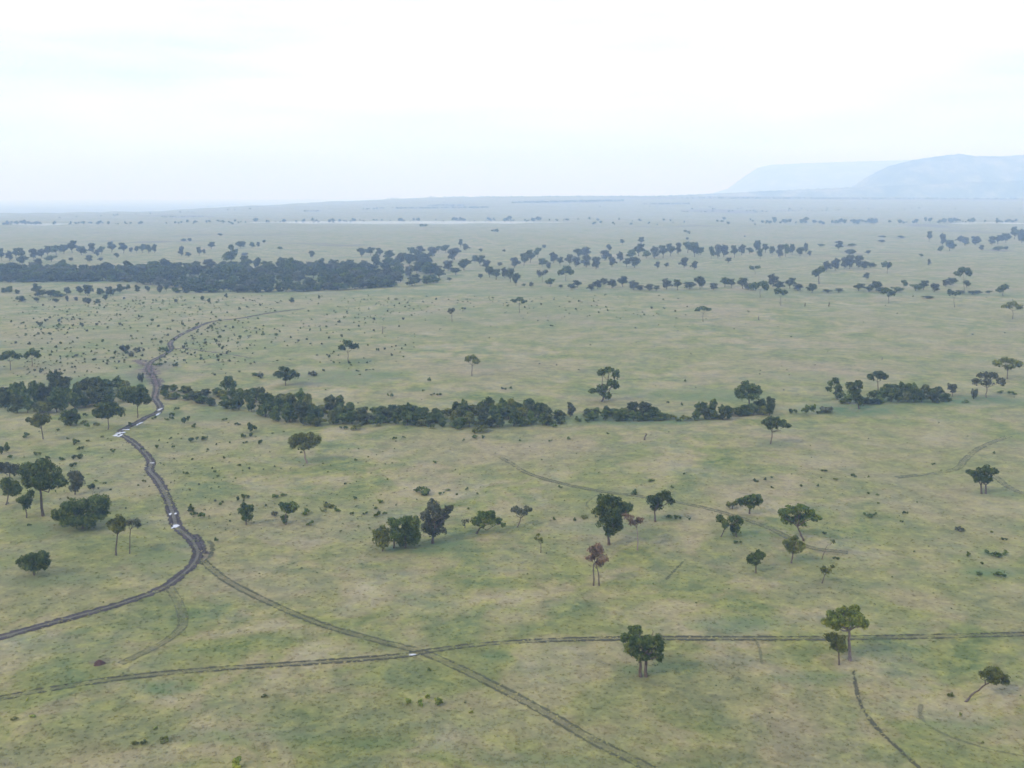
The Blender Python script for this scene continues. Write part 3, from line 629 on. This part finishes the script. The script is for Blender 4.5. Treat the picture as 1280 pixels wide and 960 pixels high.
savs([(227,317,5,6),(236,320,5,3),(249,317,5,5),(255,316,3,3),(264,309,6,4),(301,308,7,4),(315,308,4,4),(306,319,7,2),(230,301,4,2),(237,301,3,2),(323,307,3,3),(330,303,3,2),(350,311,4,2),(275,294,4,1.5),(390,320,4,4)],
  'small tree on the plain above the far woodland','scattered trees above the far woodland')
savs([(452,318,6,5),(463,316,7,5),(475,318,6,5),(487,321,8,6),(505,324,6,5),(515,316,7,5),(525,315,6,5),(530,323,5,5),(540,318,8,6),(548,313,5,4),(557,313,6,5),(565,322,8,7),(570,316,7,4),(576,307,4,5),(582,311,6,4),(549,345,9,5),(570,341,10,4),(538,339,9,8),(560,335,9,6),(580,334,10,6),
  (594,326,6,5),(600,329,8,6),(608,333,8,5),(612,343,8,6),(620,346,8,6),(631,344,7,6),(638,348,8,8),(601,347,5,3),(562,350,4,2),(625,331,5,2),(645,353,6,7),(655,357,3,2),(664,357,4,3),(601,314,3,2),(630,314,3,1.5)],
  'dark tree in the ragged right end of the far woodland','trees at the ragged end of the far woodland')
savs([(643,331,7,6),(655,328,8,7),(663,324,8,7),(672,318,5,6),(678,330,7,5),(686,334,4,4),(692,325,8,6),(700,329,5,5),(712,327,6,6),(720,330,8,6),(723,319,7,5),(732,318,8,6),(733,330,8,7),(745,332,8,7),(756,322,8,6),(761,312,4,4),(765,330,7,6),(775,324,6,6),(783,331,7,5),(793,331,9,6),
  (778,304,4,3),(801,303,6,4),(680,309,4,2),(790,320,7,6),(798,316,9,7),(808,320,6,5),(818,319,8,7),(829,318,8,7),(838,316,8,7),(848,314,5,7),(855,331,8,6),(860,312,8,7),(868,316,8,8),(868,334,6,5),(876,316,6,5),(822,333,4,4),(833,333,4,3),(889,319,4,8),(897,318,6,8),(905,317,8,7),(910,327,6,3),
  (918,318,6,7),(927,315,7,6),(937,315,5,4),(946,312,5,7),(950,320,4,7),(957,313,6,5),(859,299,3,1.5),(931,296,2,1)],'tree in the far middle tree line','trees of the far middle tree line')
savs([(965,316,4,5),(975,318,6,8),(982,316,5,8),(990,315,4,6),(1000,317,6,5),(1007,313,4,6),(1012,318,3,3),(1049,304,7,2),(1065,307,6,2),(1048,310,6,4),(1062,316,7,3),(1065,317,5,3),(1085,316,5,2),(1026,307,5,1.5),(1102,302,6,1.5),(1126,297,5,1.5),(1103,296,7,1),
  (1161,299,5,6),(1178,303,6,7),(1187,310,7,6),(1176,313,4,4),(1200,301,6,4),(1206,304,7,5),(1219,303,8,5),(1227,311,4,3),(1240,303,6,5),(1247,302,7,5),(1257,300,7,5),(1268,295,7,7),(1277,299,7,8),(1248,312,7,3),(1256,311,3,2),(1258,311,3,2),(1161,330,3,4),(1151,320,3,2),(1083,347,5,4)],
  'small tree on the far plain towards the right edge','scattered trees far right')
savs([(1033,336,8,6),(1044,334,8,7),(1055,332,6,7),(1062,331,8,8),(1073,330,8,7),(1080,334,7,5),(1088,333,7,3)],'tree in the isolated far clump right of centre','trees of the isolated far clump')
savs([(688,355,6,5),(701,359,4,2),(714,360,6,3),(722,357,7,4),(739,361,7,4),(747,358,8,5),(755,354,7,4),(765,357,8,5),(778,355,8,6),(792,359,9,5),(800,361,6,3),(812,361,6,4),(820,362,6,3),(833,358,8,6),(847,359,7,6),(862,359,8,4),(875,357,8,7),(892,360,7,4),(906,355,8,6),(914,357,6,5),
  (928,357,9,6),(935,360,6,4),(944,360,8,5),(966,354,9,7),(973,360,8,5),(987,357,8,6),(997,361,8,4),(1015,363,7,5),(1035,365,8,2),(1048,364,8,2),(1073,361,9,4),(1086,363,6,3),(1095,360,8,5),(1103,364,8,3),(1121,363,8,3),(1130,357,4,5),(1145,361,8,4),(1154,359,8,5),(1168,362,8,5),
  (1182,356,6,4),(1190,354,7,4),(1208,357,5,4),(1200,366,8,2),(1215,367,9,2),(1222,366,5,2),(1236,366,4,2),(1160,372,8,1.2)],'dark tree in the long low line at right','trees of the long right tree line', 1.1, 2.0)
# the very distant strip of trees
FARM = [model(600+i, 1.5, .2, 'wood', .22, .8, 5, one=True)[0] for i in range(3)]
strip = []
def run(x0, x1, n, yc, jy, h0, h1): 
    for _ in range(n): strip.append((rg.uniform(x0, x1), yc+rg.uniform(-jy, jy), rg.uniform(h0, h1)))
run(0, 60, 30, 280.5, 1, 2.5, 6); run(60, 180, 26, 280.5, 1, 2, 5); run(205, 320, 22, 279.5, 1.5, 2, 5); run(320, 440, 26, 278.5, 1, 2, 6); run(440, 680, 46, 277, 1.2, 2, 7)
run(680, 760, 9, 276, 1, 2, 5); run(740, 960, 26, 279, 3.5, 2, 5); run(955, 1190, 62, 279.5, 1.5, 3, 7.5); run(1190, 1285, 20, 278.5, 1.5, 2.5, 7)
for x, y, h in strip:
    sec = 'left end' if x < 190 else ('stretch above the far woodland' if x < 440 else ('middle stretch' if x < 760 else ('stretch right of centre' if x < 960 else ('dense stretch under the blue hills' if x < 1190 else 'right end'))))
    place_model('distant_tree', rg.choice(FARM), (x, y), h, 0, 'tiny hazy blue tree in the distant strip, its '+sec, 'tree', 'distant strip of trees, '+sec, rg, wpx=h*rg.uniform(.55, 1.05))
# trees on the far swell: read as dark hazy lines, one mass
def mass(name, runs, label):
    VV = []; QQ = []; n0 = 0
    for (x0, x1, ya, yb, n, h0, h1) in runs:
        for _ in range(n):
            t = rg.random(); px = x0+(x1-x0)*t; P = hit(px, ya+(yb-ya)*t+rg.uniform(-.25, .25)); s = pxm(P); h = rg.uniform(h0, h1)*s
            r2 = np.random.default_rng(rg.randrange(10**6))
            V, Q = leaves([(P[0], P[1], P[2]+h*.6, h*.8, h*.8, h*.45)], h*.55, .7, r2); VV.append(V); QQ.append(Q+n0); n0 += len(V)
    o = link(name, mesh(name, np.vstack(VV), np.vstack(QQ), [M['wood']], smooth=False)); tag(o, label, 'woodland', kind='stuff')
mass('distant_woodland', [(490,610,261,260,130,1.2,2),(535,580,257.5,257.5,40,1,1.8),(640,780,254,251.5,200,1.3,2.4),(805,862,255.6,255,60,1,1.6),(320,500,252,248.2,140,.9,1.6),(255,325,259,254,30,1,1.6),
   (500,900,246.6,245.8,160,.7,1.4),(850,1280,248.3,249.3,330,.9,2.0),(850,960,265.5,264,30,1,2),(380,400,264.5,264.5,16,1,1.6),(440,480,263,261,10,1.5,2.5),(200,255,271.5,271,26,.8,1.4),
   (0,320,276,262,14,1.2,2.4),(860,1200,262,262,18,1,2),(640,1280,258,262,26,.8,1.6),(930,1050,266,263,30,.8,1.5)], 'dark hazy lines of distant woodland on the rise below the horizon')
# ------------------------------------------------------------------ bushes placed one by one
MARKS = [((147,655),'the slender tree pair'),((50,610),'the tallest left tree'),((43,705),'the rounded left-edge tree'),((384,565),'the lone round-crowned tree'),
 ((307,640),'the narrow upright bush-tree'),((357,640),'the small double-storied tree'),((515,660),'the central clump'),((761,650),'the big dark egg-shaped tree'),((819,640),'the round green tree'),
 ((748,705),'the rust-brown dying tree'),((806,810),'the double-trunked tree'),((1063,800),'the tall yellow-green tree'),((1240,850),'the leaning tree'),((1000,650),'the broad-crowned forked tree'),
 ((1229,600),'the lone vase-shaped tree'),((963,540),'the acacia right of centre'),((135,520),'the biggest acacia'),((219,658),'the white puddles'),((530,816),'the crossing of the tracks'),
 ((124,826),'the red termite mound'),((608,650),'the bushy leaning green tree'),((54,535),'the spreading acacia on the left'),((1120,500),'the right river thicket'),((435,440),'the lone umbrella acacia'),
 ((590,455),'the round-topped acacia in mid plain'),((920,660),'the two-lobed green tree')]
BL = [(232,594,8,5,0),(269,591,6,4,0),(273,596,6,3,0),(91,583,11,6,1),(76,576,10,5,0),(97,574,14,7,1),(96,555,12,8,1),(101,563,10,6,0),(47,569,10,6,1),(60,574,7,5,1),(242,552,14,7,0),(257,550,12,6,0),(305,548,10,7,0),(306,554,8,3,1),
 (197,561,7,6,0),(217,560,6,4,0),(238,640,13,9,1),(254,648,12,9,0),(242,646,10,7,0),(276,633,7,6,0),(307,623,12,7,1),(298,626,6,7,1),(271,678,7,7,0),(31,547,14,6,0),(14,573,10,5,0),(115,611,12,7,1),(37,658,7,4,0),(121,602,7,3,0),(131,605,5,3,1),(180,603,6,4,3),
 (344,645,10,6,2),(381,643,15,7,0),(345,623,12,6,0),(355,620,10,3,0),(410,634,17,4,3),(405,639,8,3,0),(387,656,12,5,0),(420,639,12,4,0),(440,643,7,4,1),(456,643,8,4,1),(471,645,12,6,0),(482,643,7,4,0),(470,637,8,4,0),(527,618,26,10,1),(552,618,9,4,0),(560,614,8,3,0),(477,629,12,5,0),
 (445,624,8,4,0),(494,550,7,5,0),(505,548,5,3,0),(594,549,12,6,0),(603,548,7,4,0),(579,551,5,3,0),(583,612,6,3,0),(325,555,7,7,1),(445,576,6,3,0),(543,579,7,3,0),(586,637,6,3,0),(571,619,4,3,1),(597,618,4,3,1),
 (792,618,12,6,1),(838,649,11,6,0),(847,649,10,7,1),(862,651,4,5,0),(730,648,11,5,3),(718,651,6,4,1),(692,650,6,4,0),(700,610,8,3,1),(840,610,6,3,1),(944,602,10,3,1),(956,600,6,3,1),(650,552,5,3,0),(688,552,6,3,0),(710,549,9,3,0),(760,543,5,3,1),(815,602,12,3,0),
 (855,593,4,3,1),(1084,646,14,5,0),(1093,644,7,4,0),(1067,597,8,5,0),(1085,597,4,3,0),(1201,664,14,5,2),(1255,675,8,4,1),(1132,643,8,5,0),(1097,620,6,3,0),(1086,618,6,3,0),(1045,699,9,3,1),(1240,695,22,6,0),(1255,693,12,5,0),(1209,695,9,5,0),(1252,721,18,6,0),(1225,719,12,4,0),
 (1030,589,10,3,1),(1098,630,5,3,1),(1166,581,6,3,1),(1242,567,5,3,1),(1001,608,5,3,1),(1022,608,5,3,1),(965,610,5,3,1),(965,598,5,3,0),(1045,600,8,3,3),(1031,668,8,4,0),(1127,653,5,3,1),(1240,666,6,3,1),(1227,705,6,3,1),(1188,872,9,8,3),(1200,895,6,5,0),(1228,930,4,4,1),
 (169,931,9,5,1),(180,930,9,6,1),(205,927,14,6,2),(299,960,24,12,0),(35,876,5,4,0),(18,900,9,4,2),(40,897,12,3,0),(510,879,11,7,0),(534,874,9,7,0),(527,882,12,8,0),(547,881,17,10,0),(537,840,6,5,0),(589,892,7,4,0),(330,872,7,5,3),(195,912,7,4,0),
 (922,679,11,4,0),(1006,658,5,3,0),(215,520,8,5,1),(214,525,7,5,0),(232,530,12,11,0),(242,535,9,6,0),(222,513,8,5,0),(208,526,7,4,0),(281,526,8,4,0),(297,532,9,4,0),(316,540,16,13,1),(313,545,9,5,1),(192,524,8,4,1),(163,532,6,6,1),(108,535,8,7,0),(107,521,7,5,0),
 (6,512,14,8,0),(105,529,9,4,3),(75,525,6,4,3),(73,538,6,3,1),(85,549,5,3,1),(6,567,16,15,1),(2,583,8,6,0),(120,532,10,4,3),(128,547,5,3,3),(110,552,6,3,3),(171,603,0,0,0),(213,549,5,3,0),(260,563,5,3,1),(300,582,6,3,1),(178,562,5,3,0),(142,566,7,5,0),(139,563,4,3,1),
 (838,524,18,8,3),(858,526,16,8,3),(848,527,10,5,1),(991,517,11,8,1),(1011,518,20,14,0),(1034,516,20,8,2),(1024,517,10,5,1),(1218,499,10,14,2),(1250,491,12,3,0),(1265,494,12,5,0),(1205,503,14,3,0),(470,533,20,10,0),(445,537,16,7,3),(430,537,12,5,0),(538,536,12,7,0),
 (600,540,24,10,3),(570,537,14,7,0),(690,534,12,6,0),(722,527,12,6,1),(735,528,10,5,0),(462,530,14,12,2),(856,477,5,3,1),(536,476,8,4,1),(529,489,4,3,1),(488,497,9,6,0),(540,494,8,3,1),(549,494,8,3,1),(447,464,8,2,1),(460,463,8,2,0),(630,487,9,3,1),(638,486,7,3,0),
 (690,408,6,2,1),(835,504,4,3,1),(852,507,4,4,1),(325,473,10,7,2),(320,470,14,5,1),(392,470,14,6,2),(176,478,10,12,2),(155,440,16,9,2),(172,440,12,6,2),(165,446,8,6,2),(205,440,16,6,0),(220,458,11,5,1),(198,458,14,5,0)]
from collections import Counter
made_b = {}
for (x, y, w, h, k) in BL:
    if w == 0: continue
    d, (mx_, my_), nm = min((math.hypot(x-m_[0][0], (y-m_[0][1])*1.6), m_[0], m_[1]) for m_ in MARKS)
    dx, dy = x-mx_, y-my_
    rel = ('right of' if dx > 0 else 'left of') if abs(dx) > abs(dy)*1.2 else ('below' if dy > 0 else 'above')
    size = 'broad' if w >= 18 else ('middling' if w >= 11 else ('small' if w >= 7 else 'tiny'))
    colr = ['green', 'dark green', 'greyish', 'yellow-green'][k]; shape = 'upright' if h > w*.8 else ('low spreading' if h < w*.42 else 'rounded')
    lab = f'{size} {colr} {shape} bush {rel} {nm}'
    mdl = {0: BUSH[0] if x % 2 else BUSH[2], 1: BUSH[1] if x % 2 else BUSH[4], 2: SCRUB[2], 3: BUSH[3]}[k]
    if y > 860: mdl = BUSH[5] if k == 0 else BUSH[3]
    o_ = place_model('bush', mdl, (x, y), h*1.15, 0, lab, 'bush', 'bushes dotted over the grass', rg, wpx=w*.62); made_b.setdefault(lab, []).append((d, o_))
for lab, L in made_b.items():
    if len(L) > 1:
        L.sort(key=lambda q: q[0]); w_ = {2: ['nearer', 'farther'], 3: ['nearest', 'middle', 'farthest']}.get(len(L))
        for i_, (_, o_) in enumerate(L): o_['label'] = (w_[i_] if w_ else ordw(i_))+' '+lab
# ------------------------------------------------------------------ the scrubby plain: 300 bushes one by one, the rest as one mass
def scrub_spot():
    q = rg.random()
    if q < .72: x = rg.triangular(0, 540, 90); y = 372+100*rg.random()**1.15
    elif q < .87: x = rg.uniform(300, 860); y = rg.triangular(368, 404, 376)
    else: x = rg.uniform(60, 500); y = rg.uniform(540, 665)
    return x, y
spots = []
while len(spots) < 1500:
    x, y = scrub_spot()
    if math.sin(x/37+1)+math.sin(y/9+x/60)+rg.uniform(-1.6, 1.6) < -.4: continue
    if 200 < x < 700 and y > 455 and y < 540 and rg.random() < .85: continue
    spots.append((x, y, min(rg.lognormvariate(1.1, .38), 6.5)*(.75 if y < 400 else 1)*(1 if y < 540 else .8)))
spots.sort(key=lambda s_: -s_[2])
for x, y, w in spots[:295]:
    where = 'above the left river thicket' if x < 190 else ('right of the dark track over the plain' if x < 540 else 'below the far middle tree line')
    if y > 535: where = 'between the muddy track and the central clump' if x > 200 else 'left of the muddy track'
    place_model('scrub_bush', rg.choice(SCRUB), (x, y), w*.72, 0, 'tiny dark scrub bush on the plain '+where, 'bush', 'scrub bushes '+where, rg, wpx=w*.48)
VV = []; QQ = []; n0 = 0
for x, y, w in spots[295:]+[(rg.uniform(0, 1280), 370+590*rg.random()**1.6, rg.uniform(1.2, 3.2)) for _ in range(420)]:
    P = hit(x, y); s = pxm(P); r_ = w*s*.42
    V, Q = leaves([(P[0], P[1], P[2]+r_*.5, r_, r_, r_*.75)], r_*.7, .7, np.random.default_rng(rg.randrange(10**6)))
    VV.append(V); QQ.append(Q+n0); n0 += len(V)
tag(link('scrub', mesh('scrub', np.vstack(VV), np.vstack(QQ), [M['wood']], smooth=False)), 'tiny dark scrub specks strewn over the whole plain', 'scrub', kind='stuff')
# ------------------------------------------------------------------ stumps, termite mound
def stump(px, py, hp, lean, label, fat=1.0):
    P = hit(px, py); s = pxm(P); h = hp*s; r2 = np.random.default_rng(int(px))
    paths = [(bend((0, 0, -.1), (lean*h, 0, h), r2, 5, .05), [.16*h*fat, .12*h*fat, .1*h*fat, .08*h*fat, .04*h*fat]), (bend((lean*h*.4, 0, h*.45), (lean*h+.2*h, .1*h, h*.8), r2, 3, .05), [.07*h*fat, .05*h*fat, .02*h*fat])]
    V, Q = tubes(paths, 7); o = link('tree_stump', mesh('tree_stump', V, Q, [M['bark']]), None, P); tag(o, label, 'stump')
stump(805.5, 550, 9, .2, 'leaning reddish-brown dead stump alone in the grass below the short thicket')
stump(1006, 383, 5, .05, 'short dark stump below the right tree line, left of two')
stump(1036, 383, 6, 0, 'short dark stump below the right tree line, right of two')
stump(948.5, 400, 5, -.1, 'tiny forked stump right of the flat-topped acacia')
stump(1102.5, 450, 3.5, 0, 'tiny dark stump in bare plain above the right river thicket')
stump(478, 417, 10, .05, 'thin bare grey dead tree in the scrubby plain left of the sparse acacia', .35)
stump(815, 800, 14, 0, 'bare dead spike rising behind the double-trunked tree', .3)
def mound():
    P = hit(124, 830); s = pxm(P); n = 20; V = []; Q = []
    rr = random.Random(3)
    for j in range(6):
        t = j/5
        for k in range(n):
            a = 2*math.pi*k/n; r = (1-t)**.7*(1+.15*math.sin(3*a+1)+.1*math.sin(5*a)) + .02
            V.append((7*s*r*math.cos(a), 6*s*r*math.sin(a), 6*s*t+rr.uniform(-.05, .05)-.05))
    for j in range(5):
        for k in range(n): Q.append((j*n+k, j*n+(k+1) % n, (j+1)*n+(k+1) % n, (j+1)*n+k))
    tag(link('termite_mound', mesh('termite_mound', V, Q, [M['redearth']]), None, P), 'low red-brown termite mound in the grass between the two left tracks', 'termite mound')
mound()
# ------------------------------------------------------------------ grass tufts of the nearest grassland
def tufts(n):
    r2 = np.random.default_rng(77)
    u = r2.random(n); r = 1/(1/105-u*(1/105-1/520)); a = np.radians(r2.uniform(-33, 33, n))
    x = r*np.sin(a); y = r*np.cos(a); z = terr(x, y)
    sz = r2.uniform(.18, .52, n)*np.clip((560-r)/250, .2, 1); ph = r2.uniform(0, 6.28, n); h = sz*r2.uniform(.14, .38, n); V = []
    for q in range(4):
        t = ph+q*math.pi/2; e = sz*r2.uniform(.7, 1.3, n); V.append(np.stack([x+e*np.cos(t), y+e*np.sin(t), z-.03], 1))
    for q in range(4):
        t = ph+q*math.pi/2+.3; e = sz*r2.uniform(.25, .6, n); V.append(np.stack([x+e*np.cos(t), y+e*np.sin(t), z+h*r2.uniform(.7, 1.2, n)], 1))
    V = np.stack(V, 1).reshape(-1, 3); base = (np.arange(n)*8)[:, None]
    Q = np.concatenate([base+np.array(f) for f in ((0,1,5,4),(1,2,6,5),(2,3,7,6),(3,0,4,7),(4,5,6,7))], 0)
    mt = bpy.data.materials.new('grass_tuft'); mt.use_nodes = True; nt = mt.node_tree; b = nt.nodes['Principled BSDF']
    b.inputs['Roughness'].default_value = .9; b.inputs['Specular IOR Level'].default_value = .1
    c_, _, _ = grass_color(nt); nt.links.new(c_, b.inputs['Base Color'])
    tr = N(nt, 'BsdfTranslucent'); nt.links.new(c_, tr.inputs[0]); ms = N(nt, 'MixShader'); ms.inputs[0].default_value = .12
    nt.links.new(b.outputs[0], ms.inputs[1]); nt.links.new(tr.outputs[0], ms.inputs[2]); nt.links.new(ms.outputs[0], nt.nodes['Material Output'].inputs[0])
    me = mesh('grass', V, Q, [mt], smooth=False)
    l, d = masks(V[:, 0].astype(float), V[:, 1].astype(float)); add_attr(me, 'lush_shadow', l); add_attr(me, 'bare', d)
    tag(link('grass', me), 'tufted tan and green savanna grass covering the near plain', 'grass', kind='stuff')
tufts(40000)
# ------------------------------------------------------------------ air
def box(name, x0, x1, y0, y1, z0, z1, mat):
    V = [(x, y, z) for z in (z0, z1) for y in (y0, y1) for x in (x0, x1)]
    Q = [(0,2,3,1),(4,5,7,6),(0,1,5,4),(2,6,7,3),(0,4,6,2),(1,3,7,5)]
    return link(name, mesh(name, V, Q, [mat], smooth=False))
hm = bpy.data.materials.new('haze'); hm.use_nodes = True; nt = hm.node_tree; nt.nodes.remove(nt.nodes['Principled BSDF'])
pv = nt.nodes.new('ShaderNodeVolumePrincipled'); pv.inputs['Color'].default_value = (.47, .68, .98, 1); pv.inputs['Absorption Color'].default_value = (1, 1, 1, 1)
pv.inputs['Density'].default_value = .000245; pv.inputs['Anisotropy'].default_value = 0.0
nt.links.new(pv.outputs[0], nt.nodes['Material Output'].inputs['Volume'])
tag(box('haze', -31000, 31000, -31000, 31500, -66, 760, hm), kind='stuff')

mm = bpy.data.materials.new('ground_mist'); mm.use_nodes = True; nt = mm.node_tree; nt.nodes.remove(nt.nodes['Principled BSDF'])
pv = nt.nodes.new('ShaderNodeVolumePrincipled'); pv.inputs['Color'].default_value = (.9, .95, 1, 1); pv.inputs['Absorption Color'].default_value = (1, 1, 1, 1)
pv.inputs['Density'].default_value = .0055; nt.links.new(pv.outputs[0], nt.nodes['Material Output'].inputs['Volume'])
def mist(px0, px1, py, h, depth):
    a, b = hit(px0, py), hit(px1, py); n = 24; V = []; Q = []
    c = (a+b)/2; L = (b-a)/2
    for j in range(9):
        ph = math.pi*j/8
        for k in range(n):
            t = 2*math.pi*k/n; V.append((L[0]*math.copysign(abs(math.cos(t))**.6, math.cos(t))*math.sin(ph), depth*math.sin(t)*math.sin(ph), -h*math.cos(ph)))
    for j in range(8):
        for k in range(n): Q.append((j*n+k, j*n+(k+1) % n, (j+1)*n+(k+1) % n, (j+1)*n+k))
    tag(link('ground_mist', mesh('ground_mist', V, Q, [mm]), None, (c[0], c[1], c[2])), kind='stuff')
mist(310, 720, 278.2, 5.0, 60)
mist(-20, 130, 280.8, 3.0, 60)
mist(1180, 1300, 279.5, 4.0, 60)
